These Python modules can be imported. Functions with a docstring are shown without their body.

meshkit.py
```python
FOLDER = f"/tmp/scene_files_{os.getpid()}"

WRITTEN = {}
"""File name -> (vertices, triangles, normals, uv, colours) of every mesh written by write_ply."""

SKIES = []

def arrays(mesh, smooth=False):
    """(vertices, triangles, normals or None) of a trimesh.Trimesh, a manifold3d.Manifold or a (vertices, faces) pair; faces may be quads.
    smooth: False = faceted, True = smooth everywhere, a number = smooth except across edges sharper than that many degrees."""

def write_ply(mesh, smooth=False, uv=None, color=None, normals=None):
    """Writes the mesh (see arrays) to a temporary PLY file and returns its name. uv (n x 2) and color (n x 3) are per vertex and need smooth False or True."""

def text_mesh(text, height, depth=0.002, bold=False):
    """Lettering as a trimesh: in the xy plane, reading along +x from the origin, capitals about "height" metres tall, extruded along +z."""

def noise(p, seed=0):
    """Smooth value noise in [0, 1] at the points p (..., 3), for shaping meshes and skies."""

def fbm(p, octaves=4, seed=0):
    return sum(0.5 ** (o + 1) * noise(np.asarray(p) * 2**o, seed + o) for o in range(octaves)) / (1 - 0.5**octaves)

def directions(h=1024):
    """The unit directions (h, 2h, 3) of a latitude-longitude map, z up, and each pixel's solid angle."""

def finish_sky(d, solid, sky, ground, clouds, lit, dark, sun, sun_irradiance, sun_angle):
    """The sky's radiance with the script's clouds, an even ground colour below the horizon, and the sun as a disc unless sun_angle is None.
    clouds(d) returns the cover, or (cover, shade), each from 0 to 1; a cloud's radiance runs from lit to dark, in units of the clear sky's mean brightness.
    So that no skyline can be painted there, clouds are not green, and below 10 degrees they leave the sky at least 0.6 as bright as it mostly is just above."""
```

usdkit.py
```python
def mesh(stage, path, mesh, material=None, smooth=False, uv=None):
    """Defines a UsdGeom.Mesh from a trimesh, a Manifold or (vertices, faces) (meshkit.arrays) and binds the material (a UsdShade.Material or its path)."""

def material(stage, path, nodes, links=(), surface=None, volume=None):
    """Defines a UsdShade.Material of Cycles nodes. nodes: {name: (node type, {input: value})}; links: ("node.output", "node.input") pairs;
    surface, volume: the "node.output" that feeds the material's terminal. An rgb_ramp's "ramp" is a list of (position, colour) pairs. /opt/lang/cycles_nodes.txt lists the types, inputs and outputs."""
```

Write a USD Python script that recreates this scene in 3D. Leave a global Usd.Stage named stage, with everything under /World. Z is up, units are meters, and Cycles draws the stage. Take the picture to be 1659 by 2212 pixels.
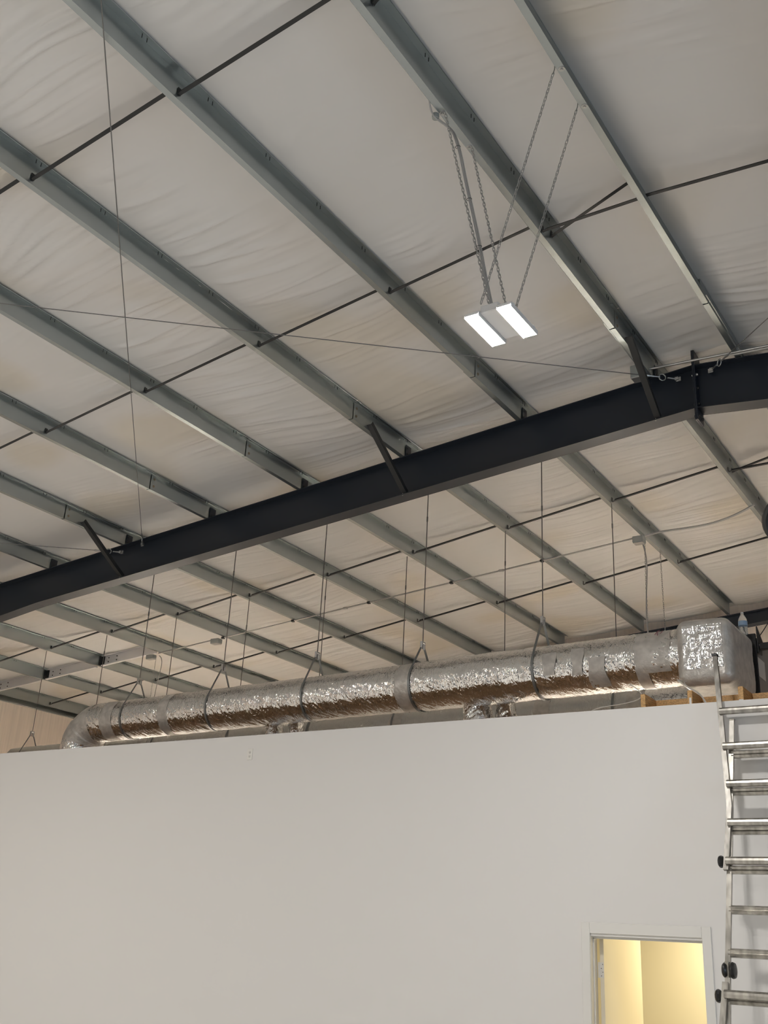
import math, numpy as np, trimesh, usdkit, meshkit
from pxr import Usd, UsdGeom, UsdLux, UsdShade, Gf, Sdf
rng = np.random.default_rng(7)
stage = Usd.Stage.CreateInMemory()
UsdGeom.SetStageUpAxis(stage, 'Z'); UsdGeom.SetStageMetersPerUnit(stage, 1.0)
UsdGeom.Xform.Define(stage, '/World'); UsdGeom.Scope.Define(stage, '/World/Looks')
# ------------------------------------------------------------------ camera
E = 1.878                      # eye height; all z below are written relative to the eye and lifted by E when a mesh is made
F_PX = 2274.4
R = np.array([[.84082031, .53908982, .04902428], [.16536163, -.34203576, .92502274], [-.5154384, .76967117, .37673538]])
cam = UsdGeom.Camera.Define(stage, '/World/camera')
cam.CreateHorizontalApertureAttr(20.955); cam.CreateVerticalApertureAttr(20.955 * 2212 / 1659)
cam.CreateFocalLengthAttr(F_PX / 1659 * 20.955); cam.CreateClippingRangeAttr(Gf.Vec2f(.05, 200))
M4 = np.eye(4); M4[0, :3] = R[0]; M4[1, :3] = R[1]; M4[2, :3] = -R[2]; M4[3, :3] = (0, 0, E)
cam.AddTransformOp().Set(Gf.Matrix4d(*M4.ravel().tolist()))
cam.CreateExposureAttr(1.0)
# ------------------------------------------------------------------ lights: unseen hall lamps behind the viewer, unseen cool side light, unseen room light
def rect(name, loc, size, power, color, rot=(0, 0, 0)):
    l = UsdLux.RectLight.Define(stage, '/World/' + name)
    l.CreateWidthAttr(size[0]); l.CreateHeightAttr(size[1]); l.CreateIntensityAttr(power); l.CreateColorAttr(Gf.Vec3f(*color))
    l.AddTranslateOp().Set(Gf.Vec3d(loc[0], loc[1], loc[2] + E)); l.AddRotateXYZOp().Set(Gf.Vec3f(*rot))
HALL = 222.0
NEUTRAL = (1.0, .955, .89)
for i, (x, y) in enumerate([(-2.6, -2.6), (-10.5, -2.6), (-10.5, 2.8), (-2.6, -9.5), (-10.5, -9.5)]):
    rect('unseen_hall_light_%03d' % i, (x, y, 3.55), (.4, .4), HALL, NEUTRAL)  # bodiless, out of view, placed to light the partition and the near roof
rect('unseen_cool_side_light', (12.3, 1.0, 0.2), (4.0, 3.6), 3.0, (.62, .8, 1.0), (0, 90, 0))  # out of view, placed to send cool light in from past the ridge
rect('unseen_room_light', (-2.8, 10.25, .62), (.5, .5), 28.5, (1.0, .86, .56))  # out of view, placed to light the door leaf and inner wall alike
world = UsdLux.DomeLight.Define(stage, '/World/sky'); world.CreateIntensityAttr(0.02)
LAMP_EMIT = 260.0              # radiance of the lit diffusers of the hanging lamp
BAY_EMIT = 720.0  # radiance of the hidden lamps behind the duct, set to light the far roof
# ------------------------------------------------------------------ materials
LOOK = {}
def mat(name, nodes, links, surface='p.BSDF'):
    LOOK[name] = usdkit.material(stage, '/World/Looks/' + name, nodes, links, surface=surface)
def plain(name, col, rough=.5, metal=0., noise=None, bump=0., bscale=60., amp=.12, stretch=(1, 1, 1), spec=.5):
    """colour, with a mottling where noise is given and a fine bump where bump is"""
    if not noise and not bump:
        return mat(name, {'p': ('principled_bsdf', {'base_color': col, 'roughness': rough, 'metallic': metal, 'specular_ior_level': spec})}, [])
    n = {'g': ('geometry', {}), 'm': ('mapping', {'scale': stretch}), 'p': ('principled_bsdf', {'roughness': rough, 'metallic': metal, 'specular_ior_level': spec})}
    l = [('g.position', 'm.vector')]
    lo = tuple(c * (1 - amp) for c in col); hi = tuple(min(1, c * (1 + amp)) for c in col)
    n['n'] = ('noise_texture', {'scale': noise or 6., 'detail': 1.}); n['r'] = ('rgb_ramp', {'ramp': [(.3, lo), (.7, hi)]})
    l += [('m.vector', 'n.vector'), ('n.fac', 'r.fac'), ('r.color', 'p.base_color')]
    if bump:
        n['bn'] = ('noise_texture', {'scale': bscale, 'detail': 1.}); n['b'] = ('bump', {'strength': bump, 'distance': .01})
        l += [('m.vector', 'bn.vector'), ('bn.fac', 'b.height'), ('b.normal', 'p.normal')]
    mat(name, n, l)
plain('galvanized', (.45, .49, .495), .30, .93)
plain('galvanized_light', (.80, .79, .80), .45, .3)
plain('dark_paint', (.014, .019, .029), .42, 0.)
plain('dark_steel', (.03, .031, .032), .5, .2)
plain('zinc', (.55, .55, .54), .3, .9)
plain('rusty_bolt', (.27, .225, .17), .6, .4)
plain('cable_steel', (.22, .22, .22), .4, .7)
plain('strap_steel', (.25, .26, .26), .42, .7)
plain('rod_steel', (.20, .195, .19), .45, .6)
plain('white_paint', (.72, .705, .685), .55)
plain('trim_paint', (.73, .715, .68), .4, 0.)
plain('cream_paint', (.80, .745, .60), .55, 0.)
plain('cream_door', (.80, .735, .59), .45, 0.)
plain('plate_plastic', (.74, .72, .68), .35, 0.)
plain('slot_dark', (.06, .055, .05), .6)
plain('concrete', (.70, .69, .67), .35)
plain('pale_bounce_deck', (.62, .58, .53), .7)
plain('plywood', (.20, .125, .07), .6, 0., noise=3, amp=.25, stretch=(1, 6, 1))
plain('lumber', (.56, .33, .13), .55, 0., noise=10, amp=.28, stretch=(6, 1, 14))
plain('liner', (.80, .70, .61), .5, 0., noise=2, amp=.06, stretch=(9, 9, .5))
plain('dark_liner', (.22, .23, .25), .6)
plain('tape', (.57, .54, .50), .38, .35, noise=14, amp=.13, bump=.35, bscale=40.)
plain('black_plastic', (.012, .012, .012), .35, 0.)
plain('black_steel', (.012, .011, .011), .5, 0.)
plain('cabinet_steel', (.20, .19, .18), .45, .2)
plain('paper', (.62, .60, .57), .6, 0.)
plain('ink', (.30, .10, .14), .6)
plain('aluminium', (.44, .42, .38), .30, .9, noise=25, amp=.3, stretch=(1, 1, .3))
plain('aluminium_dull', (.30, .285, .26), .36, .9, noise=25, amp=.3, stretch=(1, 1, .3))
plain('aluminium_dark', (.33, .31, .27), .4, .8, noise=25, amp=.25)
plain('white_cable', (.62, .59, .55), .5)
plain('grey_cord', (.42, .41, .40), .5)
plain('lamp_white', (.80, .80, .80), .4)
plain('chain_zinc', (.50, .50, .49), .32, .85)
plain('conduit', (.42, .41, .40), .38, .7)
plain('grey_box', (.36, .38, .37), .5, .2)
plain('pale_glass', (.50, .56, .54), .15)
plain('drip', (.78, .77, .75), .5)
plain('blue_label', (.34, .48, .66), .3)
# white vinyl facing of the roof insulation: faint yellowing in patches, fine creases running across the purlins
mat('insulation', {
    'g': ('geometry', {}), 'ns': ('noise_texture', {'scale': .9, 'detail': 0.}), 'rs': ('rgb_ramp', {'ramp': [(.35, (.70, .69, .675)), (.6, (.705, .68, .655)), (.74, (.67, .62, .545))]}),
    'p': ('principled_bsdf', {'roughness': .42, 'specular_ior_level': .45})},
    [('g.position', 'ns.vector'), ('ns.fac', 'rs.fac'), ('rs.color', 'p.base_color')])
def foil(name, col, rough, strength):
    mat(name, {'g': ('geometry', {}), 'm': ('mapping', {'scale': (2.2, 1., 1.)}), 'n': ('noise_texture', {'scale': 12., 'detail': 1.5, 'distortion': 2.2}),
               'b': ('bump', {'strength': strength, 'distance': .012}), 'p': ('principled_bsdf', {'base_color': col, 'metallic': 1., 'roughness': rough})},
        [('g.position', 'm.vector'), ('m.vector', 'n.vector'), ('n.fac', 'b.height'), ('b.normal', 'p.normal')])
foil('foil', (.82, .81, .79), .12, .72)
foil('foil_dull', (.62, .61, .58), .40, .9)
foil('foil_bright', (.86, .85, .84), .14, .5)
mat('lit_diffuser', {'e': ('emission', {'color': (1.0, .97, .93), 'strength': LAMP_EMIT})}, [], 'e.emission')
mat('lit_diffuser_bay', {'e': ('emission', {'color': (1.0, .925, .82), 'strength': BAY_EMIT})}, [], 'e.emission')
mat('bottle_plastic', {'p': ('principled_bsdf', {'base_color': (.9, .96, 1.), 'roughness': .08, 'transmission_weight': .9, 'ior': 1.35})}, [])
# ------------------------------------------------------------------ mesh helpers
class MB:
    def __init__(s): s.v = []; s.f = []; s.n = 0
    def add(s, v, f):
        v = np.asarray(v, float).reshape(-1, 3); s.v.append(v); f = np.asarray(f, int)
        if f.shape[1] == 4: f = np.vstack([f[:, [0, 1, 2]], f[:, [0, 2, 3]]])
        s.f.append(f + s.n); s.n += len(v); return s
    def hexa(s, c8):    # bottom 4 ccw, top 4 ccw
        return s.add(c8, [[3, 2, 1, 0], [4, 5, 6, 7], [0, 1, 5, 4], [1, 2, 6, 5], [2, 3, 7, 6], [3, 0, 4, 7]])
    def box(s, lo, hi):
        (a, b, c), (d, e, f) = np.minimum(lo, hi), np.maximum(lo, hi)
        return s.hexa([(a, b, c), (d, b, c), (d, e, c), (a, e, c), (a, b, f), (d, b, f), (d, e, f), (a, e, f)])
    def bbox(s, lo, hi, r=.003):   # box with chamfered edges
        lo, hi = np.minimum(lo, hi).astype(float), np.maximum(lo, hi).astype(float); r = min(r, .45 * (hi - lo).min())
        pts = []
        for i in np.ndindex(2, 2, 2):
            c = np.where(np.array(i) == 0, lo, hi); sg = np.where(np.array(i) == 0, 1, -1)
            for k in range(3):
                p = c + sg * r; p[k] = c[k]; pts.append(p)
        h = trimesh.convex.convex_hull(np.array(pts)); return s.add(h.vertices, h.faces)
    def obox(s, c, U, V, W):       # centre and three half vectors
        c, U, V, W = (np.asarray(x, float) for x in (c, U, V, W))
        if np.dot(np.cross(U, V), W) < 0: U = -U
        return s.hexa([c - U - V - W, c + U - V - W, c + U + V - W, c - U + V - W, c - U - V + W, c + U - V + W, c + U + V + W, c - U + V + W])
    def bar(s, a, b, w, t, up=(0, 0, 1)):   # flat bar from a to b, width w across (a-b x up), thickness t
        a, b = np.asarray(a, float), np.asarray(b, float); d = b - a; L = np.linalg.norm(d); d /= L
        u = np.cross(d, up); u /= np.linalg.norm(u); n = np.cross(u, d)
        return s.obox((a + b) / 2, d * L / 2, u * w / 2, n * t / 2)
    def tube(s, pts, r, k=8, cap=True):
        p = np.asarray(pts, float); t = np.gradient(p, axis=0); t /= np.linalg.norm(t, axis=1, keepdims=True) + 1e-12
        a = np.cross(t[0], (0, 0, 1.) if abs(t[0][2]) < .9 else (1., 0, 0)); a /= np.linalg.norm(a)
        A = []
        for q in t:
            a = a - q * np.dot(a, q); a /= np.linalg.norm(a); A.append(a.copy())
        A = np.array(A); B = np.cross(t, A); ang = np.arange(k) * 2 * np.pi / k; r = np.broadcast_to(r, (len(p),))
        v = p[:, None] + r[:, None, None] * (np.cos(ang)[None, :, None] * A[:, None] + np.sin(ang)[None, :, None] * B[:, None])
        i, j = np.meshgrid(np.arange(len(p) - 1), np.arange(k), indexing='ij')
        q = np.stack([i * k + j, i * k + (j + 1) % k, (i + 1) * k + (j + 1) % k, (i + 1) * k + j], -1).reshape(-1, 4)
        s.add(v.reshape(-1, 3), q)
        if cap:
            for e, o in ((0, -1), (len(p) - 1, 1)):
                ring = v[e]; c = p[e]; f = [[0, 1 + (m if o > 0 else (m + 1) % k), 1 + ((m + 1) % k if o > 0 else m)] for m in range(k)]
                s.add(np.vstack([c, ring]), f)
        return s
    def cyl(s, a, b, r, k=12): return s.tube([a, b], r, k)
    def sheet(s, poly, t, O, U, V, D):   # thin section: polyline (u,v) given thickness t, swept along D from O
        p = np.asarray(poly, float); d = np.gradient(p, axis=0); n = len(p)
        seg = np.diff(p, axis=0); seg /= np.linalg.norm(seg, axis=1, keepdims=True); nr = np.stack([-seg[:, 1], seg[:, 0]], 1)
        off = np.empty_like(p); off[0], off[-1] = nr[0], nr[-1]
        for i in range(1, n - 1):
            m = nr[i - 1] + nr[i]; m /= np.linalg.norm(m); off[i] = m / max(.35, np.dot(m, nr[i]))
        ring = np.vstack([p, (p + off * t)[::-1]]); O, U, V, D = (np.asarray(x, float) for x in (O, U, V, D))
        a = O + ring[:, :1] * U + ring[:, 1:] * V; k = len(ring)
        f = [[i, (i + 1) % k, k + (i + 1) % k, k + i] for i in range(k)]
        cap = [[i, i + 1, k - 2 - i, k - 1 - i] for i in range(n - 1)]
        return s.add(np.vstack([a, a + D]), f + [c[::-1] for c in cap] + [[x + k for x in c] for c in cap])
    def prism(s, poly, O, U, V, D):      # solid convex polygon (u,v) extruded along D
        p = np.asarray(poly, float); O, U, V, D = (np.asarray(x, float) for x in (O, U, V, D)); a = O + p[:, :1] * U + p[:, 1:] * V; k = len(p)
        f = [[i, (i + 1) % k, k + (i + 1) % k] for i in range(k)] + [[i, k + (i + 1) % k, k + i] for i in range(k)]
        f += [[0, i + 1, i] for i in range(1, k - 1)] + [[k, k + i, k + i + 1] for i in range(1, k - 1)]
        return s.add(np.vstack([a, a + D]), f)
    def lathe(s, prof, O, A=(0, 0, 1), k=24):  # (r, h) profile about axis A at O
        A = np.asarray(A, float); A /= np.linalg.norm(A); u = np.cross(A, (1., 0, 0) if abs(A[0]) < .9 else (0, 1., 0)); u /= np.linalg.norm(u); w = np.cross(A, u)
        pr = np.asarray(prof, float); ang = np.arange(k) * 2 * np.pi / k
        v = np.asarray(O, float) + pr[:, None, 1:2] * A + pr[:, None, 0:1] * (np.cos(ang)[None, :, None] * u + np.sin(ang)[None, :, None] * w)
        i, j = np.meshgrid(np.arange(len(pr) - 1), np.arange(k), indexing='ij')
        return s.add(v.reshape(-1, 3), np.stack([i * k + j, i * k + (j + 1) % k, (i + 1) * k + (j + 1) % k, (i + 1) * k + j], -1).reshape(-1, 4))
    def bolt(s, c, n, r=.011, h=.009):   # hex head with washer, on a face with normal n
        n = np.asarray(n, float); n /= np.linalg.norm(n); c = np.asarray(c, float)
        s.tube([c, c + n * .003], r * 1.5, 10); return s.tube([c, c + n * h], r, 6)
    def mesh(s): return np.vstack(s.v), np.vstack(s.f)
used = {}
def numbered(parent, name):
    k = (parent, name); used[k] = used.get(k, -1) + 1
    return name if used[k] == 0 else '%s_%03d' % (name, used[k])
LOC = {}
def put(name, mb, m, parent=None, smooth=False, loc=(0, 0, 0), label=None):
    """one Mesh prim; parent is a prim or None"""
    base = str(parent.GetPath()) if parent else '/World'
    o = LOC.get(base, np.zeros(3)) if parent else np.zeros(3)
    v, f = mb.mesh() if isinstance(mb, MB) else mb
    v = np.asarray(v, float) + ((0, 0, E) if not parent else (0, 0, 0)) - o
    path = base + '/' + numbered(base, name)
    g = usdkit.mesh(stage, path, (v, f), LOOK[m], smooth=smooth).GetPrim()
    LOC[path] = o
    if label: g.SetCustomDataByKey('label', label)
    return g
def tag(p, label=None, cat=None, group=None, kind=None):
    for k, v in (('label', label), ('category', cat), ('group', group), ('kind', kind)):
        if v: p.SetCustomDataByKey(k, v)
    return p
def thing(name, label, cat, loc, group=None):
    path = '/World/' + numbered('/World', name)
    x = UsdGeom.Xform.Define(stage, path); x.AddTranslateOp().Set(Gf.Vec3d(loc[0], loc[1], loc[2] + E))
    LOC[path] = np.asarray(loc, float)
    return tag(x.GetPrim(), label, cat, group)
def struct(name, mb, m, smooth=False): return tag(put(name, mb, m, smooth=smooth), kind='structure')
NTH = ['', 'first', 'second', 'third', 'fourth', 'fifth', 'sixth', 'seventh', 'eighth', 'ninth', 'tenth', 'eleventh']
# ------------------------------------------------------------------ the building's numbers
X1, Z1, SL, SP, XR = -2.9894, 5.3062, .08517, 1.45, -2.52
XW, YE = -17.66, 17.0          # side wall, end wall
def zb(x): return np.where(np.asarray(x) <= XR, Z1 + SL * (np.asarray(x) - X1), Z1 + SL * (2 * XR - X1 - np.asarray(x)))  # underside of the purlins
def pk(k): return X1 - (k - 1) * SP, float(zb(X1 - (k - 1) * SP))
PD = .2                        # purlin depth
YA, YB, YC, YD = 3.766, 6.437, 11.639, 14.175   # rows of bridging
YR = 9.03                      # near edge of the rafter flange
YLAP = 8.02
# ------------------------------------------------------------------ floor, walls, roof lining
struct('floor', MB().box((XW, -11, -E - .15), (12.7, YE, -E)), 'concrete')
struct('wall_left', MB().box((XW - .12, -14, -E), (XW, YE + .12, 4.4)), 'liner')
struct('wall_end', MB().box((XW - .12, YE, -E), (12.8, YE + .12, 5.7)), 'liner')
def grid_axis(*parts): return np.unique(np.concatenate([np.arange(a, b, st) for a, b, st in parts]).round(4))
def ceiling():
    xs = grid_axis((XW - .05, -.4, .075), (-.4, 5., .8)); ys = grid_axis((-6, 2.2, .6), (2.2, YE + .1, .016))
    X, Y = np.meshgrid(xs, ys, indexing='ij'); P = np.stack([X, Y, 0 * X], -1)
    t = ((X - (X1 + .066)) / SP) % 1.0; t = np.where(X > XR + .1, ((X - (-2.115)) / SP) % 1.0, t)
    nz = lambda sx, sy, seed, oc=3: meshkit.fbm(np.stack([P[..., 0] * sx, P[..., 1] * sy, 0 * X], -1), oc, seed) - .5
    warp = nz(.5, .5, 3, 2) * 1.6
    Pw = np.stack([X * .55, (Y + .07 * np.sin(X * 1.7) + warp * .5) * 7., 0 * X + 3], -1)
    crease = 1 - np.abs(2 * meshkit.noise(Pw, 11) - 1); crease = np.clip(crease - .62, 0, 1) / .38
    Pf = np.stack([X * .8, (Y + warp * .4) * 12., 0 * X + 9], -1)
    fine = np.clip(1 - np.abs(2 * meshkit.noise(Pf, 21) - 1) - .5, 0, 1) * 2
    P2 = np.stack([X * 1.3 + 7, (Y + warp * .4) * 26., 0 * X + 2], -1); fine2 = np.clip(1 - np.abs(2 * meshkit.noise(P2, 41) - 1) - .3, 0, 1) * 1.4
    env = np.clip(meshkit.fbm(np.stack([X * .45, Y * .7, 0 * X], -1), 2, 31) - .38, 0, 1) * 3.2
    u = np.where(X > XR + .1, t / .945, (t - .055) / .945); edge = np.clip(1.2 * np.sin(np.pi * np.clip(u, 0, 1)), 0, 1)
    d = -.020 * edge - .022 * nz(.8, .9, 5) * edge - (.019 * crease + .011 * fine + .0022 * fine2) * np.clip(env, .12, 1.3) * np.clip(edge * 1.8, 0, 1)
    Z = zb(X) + PD + .003 + d
    n, m = X.shape; i, j = np.meshgrid(np.arange(n - 1), np.arange(m - 1), indexing='ij')
    q = np.stack([i * m + j, i * m + j + 1, (i + 1) * m + j + 1, (i + 1) * m + j], -1).reshape(-1, 4)
    b = MB(); b.add(np.stack([X, Y, Z], -1).reshape(-1, 3), q)
    struct('ceiling', b, 'insulation', smooth=True)
    bx = []
    for xa, xb in ((XW - .1, XR), (XR, 5.0)):      # roof sheet above, closing the top
        za, zc = float(zb(xa)) + PD + .13, float(zb(xb)) + PD + .13
        r = MB().hexa([(xa, -6.1, za), (xb, -6.1, zc), (xb, YE + .2, zc), (xa, YE + .2, za), (xa, -6.1, za + .04), (xb, -6.1, zc + .04), (xb, YE + .2, zc + .04), (xa, YE + .2, za + .04)])
        struct('roof', r, 'galvanized')
ceiling()
# ------------------------------------------------------------------ white partition with the doorway
YW, ZW = 8.623, 1.941
DX0, DX1, DZ = -3.552, -2.642, .137      # clear opening
b = MB(); b.box((XW, YW, -E), (DX0, YW + .12, ZW)); b.box((DX1, YW, -E), (3.0, YW + .12, ZW)); b.box((DX0, YW, DZ), (DX1, YW + .12, ZW))
struct('wall_front', b, 'white_paint')
struct('floor_unseen_deck', MB().box((XW + .02, YW + .13, .95), (3.0, 10.6, 1.05)), 'plywood')  # unseen deck, brown so that the foil duct mirrors brown
struct('floor_unseen_deck', MB().box((XW + .02, 10.6, .95), (3.0, YE - .02, 1.04)), 'pale_bounce_deck')  # unseen pale deck, placed to bounce lamp light onto the far roof
struct('wall_front', MB().box((XW + .02, YW + .121, 1.05), (3.0, YW + .132, ZW - .012)), 'plywood')  # unseen back skin, dark brown for the reflection low on the foil duct
b = MB(); b.box((-5.2, 11.0, -E), (-.6, 11.1, .70)); b.box((-5.3, YW + .12, -E), (-5.2, 11.1, .70)); b.box((-.6, YW + .12, -E), (-.5, 11.1, .70))
struct('wall_inner', b, 'cream_paint')
struct('ceiling_inner', MB().box((-5.3, YW + .13, .70), (-.5, 11.1, .76)), 'cream_paint')
# door: pressed metal frame, open leaf, hinge
d = tag(UsdGeom.Xform.Define(stage, '/World/door_1').GetPrim(), kind='structure'); UsdGeom.Xform(d).AddTranslateOp().Set(Gf.Vec3d(DX0, YW, 0)); LOC['/World/door_1'] = np.array([DX0, YW, -E])
T = .072
put('casing', MB().bbox((DX0 - T, YW - .013, -E), (DX0, YW + .0, DZ + T + .012), .004), 'trim_paint', d)
put('casing', MB().bbox((DX1, YW - .013, -E), (DX1 + T, YW + .0, DZ + T + .012), .004), 'trim_paint', d)
put('casing', MB().bbox((DX0, YW - .013, DZ), (DX1, YW + .0, DZ + T + .012), .004), 'trim_paint', d)
put('jamb', MB().box((DX0, YW, -E), (DX0 + .002, YW + .13, DZ)).box((DX0 + .002, YW + .05, -E), (DX0 + .012, YW + .075, DZ - .03)), 'trim_paint', d)
put('jamb', MB().box((DX1 - .002, YW, -E), (DX1, YW + .13, DZ)).box((DX1 - .012, YW + .05, -E), (DX1 - .002, YW + .075, DZ - .03)), 'trim_paint', d)
put('header', MB().box((DX0, YW, DZ - .018), (DX1, YW + .13, DZ)).box((DX0 + .002, YW + .05, DZ - .036), (DX1 - .002, YW + .075, DZ - .018)), 'trim_paint', d)
sl = put('leaf', MB().bbox((DX0 + .021, YW + .135, -E + .01), (DX0 + .056, YW + .135 + .86, DZ - .024), .002), 'cream_door', d)
hg = MB().box((DX0 + .018, YW + .1325, -.19), (DX0 + .055, YW + .1355, -.075)); hg.cyl((DX0 + .012, YW + .133, -.19), (DX0 + .012, YW + .133, -.075), .007, 10)
hp = put('hinge', hg, 'plate_plastic', d)
b = MB()
for i, z in enumerate((-.09, -.12, -.148, -.176)): b.cyl((DX0 + .046 - .012 * (i % 2), YW + .1335, z), (DX0 + .046 - .012 * (i % 2), YW + .131, z), .0035, 8)
put('screw', b, 'slot_dark', hp)
# outlet high on the partition
o = thing('wall_outlet', 'duplex power outlet set high on the white partition below the foil duct', 'outlet', (-7.303, YW, 1.68))
cx, cz = -7.303, 1.742
put('cover_plate', MB().bbox((cx - .036, YW - .007, cz - .06), (cx + .036, YW + .001, cz + .06), .004), 'plate_plastic', o)
for s in (-1, 1):
    zc = cz + s * .021
    r = put('receptacle', MB().lathe([(0, -.0095), (.0155, -.0095), (.017, -.006), (.017, 0)], (cx, YW, zc), (0, 1, 0), 20), 'plate_plastic', o, smooth=30)
    put('slot', MB().box((cx - .008, YW - .0105, zc - .004), (cx - .005, YW - .0094, zc + .007)).box((cx + .005, YW - .0105, zc - .004), (cx + .008, YW - .0094, zc + .006)).cyl((cx, YW - .0105, zc - .009), (cx, YW - .0094, zc - .009), .003, 8), 'slot_dark', r)
# ------------------------------------------------------------------ purlins
ZPOLY = [(-.066, .019), (-.052, 0), (0, 0), (0, PD), (.052, PD), (.066, PD - .019)]
def purlin(name_label, xw, y0, y1, dx=0, dz=0, mirror=1, bolts=(), screws=None):
    zz = float(zb(xw)) + dz; xw = xw + dx
    o = thing('roof_purlin', name_label, 'purlin', (xw, y0, zz))
    if y0 < 0:      # the near piece stops just short of the lapping piece; its lapped tail nests inside
        put('section', MB().sheet(ZPOLY, .0028, (xw, y0, zz), (mirror, 0, 0), (0, 0, 1), (0, YLAP - .016 - y0, 0)), 'galvanized', o)
        put('lapped_tail', MB().sheet([(-.05, .012), (0, .012), (0, PD - .008), (.05, PD - .008)], .0028, (xw - mirror * .02, YLAP - .12, zz), (mirror, 0, 0), (0, 0, 1), (0, y1 - YLAP + .12, 0)), 'galvanized', o)
    else:
        put('section', MB().sheet(ZPOLY, .0028, (xw, y0, zz), (mirror, 0, 0), (0, 0, 1), (0, y1 - y0, 0)), 'galvanized', o)
    if screws:
        b = MB()
        for y in np.arange(*screws, .645):
            for q in (-.025, .02): b.cyl((xw + mirror * .03, y + q, zz + PD), (xw + mirror * .03, y + q, zz + PD - .032), .0032, 5)
        tag(put('clip_screws', b, 'dark_steel', o), kind='stuff')
    for (y, z) in bolts: put('bolt', MB().bolt((xw + .0005, y, zz + z), (1, 0, 0)), 'rusty_bolt', o, smooth=30)
    return o
SEAT = {}
for k in range(1, 12):
    x, z = pk(k); xw = x + .066
    nm = NTH[k]
    if k <= 10:
        extra = {1: 'above the hanging lamp', 7: 'low near the side wall', 8: 'mostly out of view'}.get(k, '')
        purlin('%s galvanized roof purlin down from the ridge, camera side of the dark rafter' % nm, xw, -1.0, 9.15, screws=(.55 + .13 * (k % 3), 7.9))
    purlin('%s galvanized roof purlin down from the ridge, beyond the dark rafter over the ducts' % nm, xw, YLAP, 16.80, .0, .0, bolts=((YLAP + .05, .055), (YLAP + .05, .145)), screws=(YLAP + .45 - .03 * k, 16.6))
purlin('wide-flanged galvanized purlin just past the ridge, camera side, beside the hanging lamp', -2.115, -1.0, 9.15, mirror=-1)
purlin('galvanized purlin just past the ridge, beyond the dark rafter', -2.115, YLAP, 16.80, .0, .0, mirror=-1)
purlin('second galvanized purlin past the ridge, camera side, over the frame corner', -2.115 + SP, -1.0, 9.15, mirror=-1)
purlin('second galvanized purlin past the ridge, beyond the dark rafter', -2.115 + SP, YLAP, 16.80, .0, .0, mirror=-1)
# clips that hold the purlins on the rafter
for k in range(1, 12):
    x, z = pk(k); xw = x + .066
    b = MB().box((xw + .0065, YR + .03, z - .002), (xw + .0125, YR + .135, z + .155))
    o = thing('purlin_clip', 'dark bolted clip plate holding the %s purlin from the ridge on the rafter' % NTH[k], 'clip', (xw, YR + .08, z))
    put('plate', b, 'dark_paint', o)
    for q in (.05, .12): put('bolt', MB().bolt((xw + .0125, YR + .06, z + q), (1, 0, 0), .008, .007), 'dark_steel', o)
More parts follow.
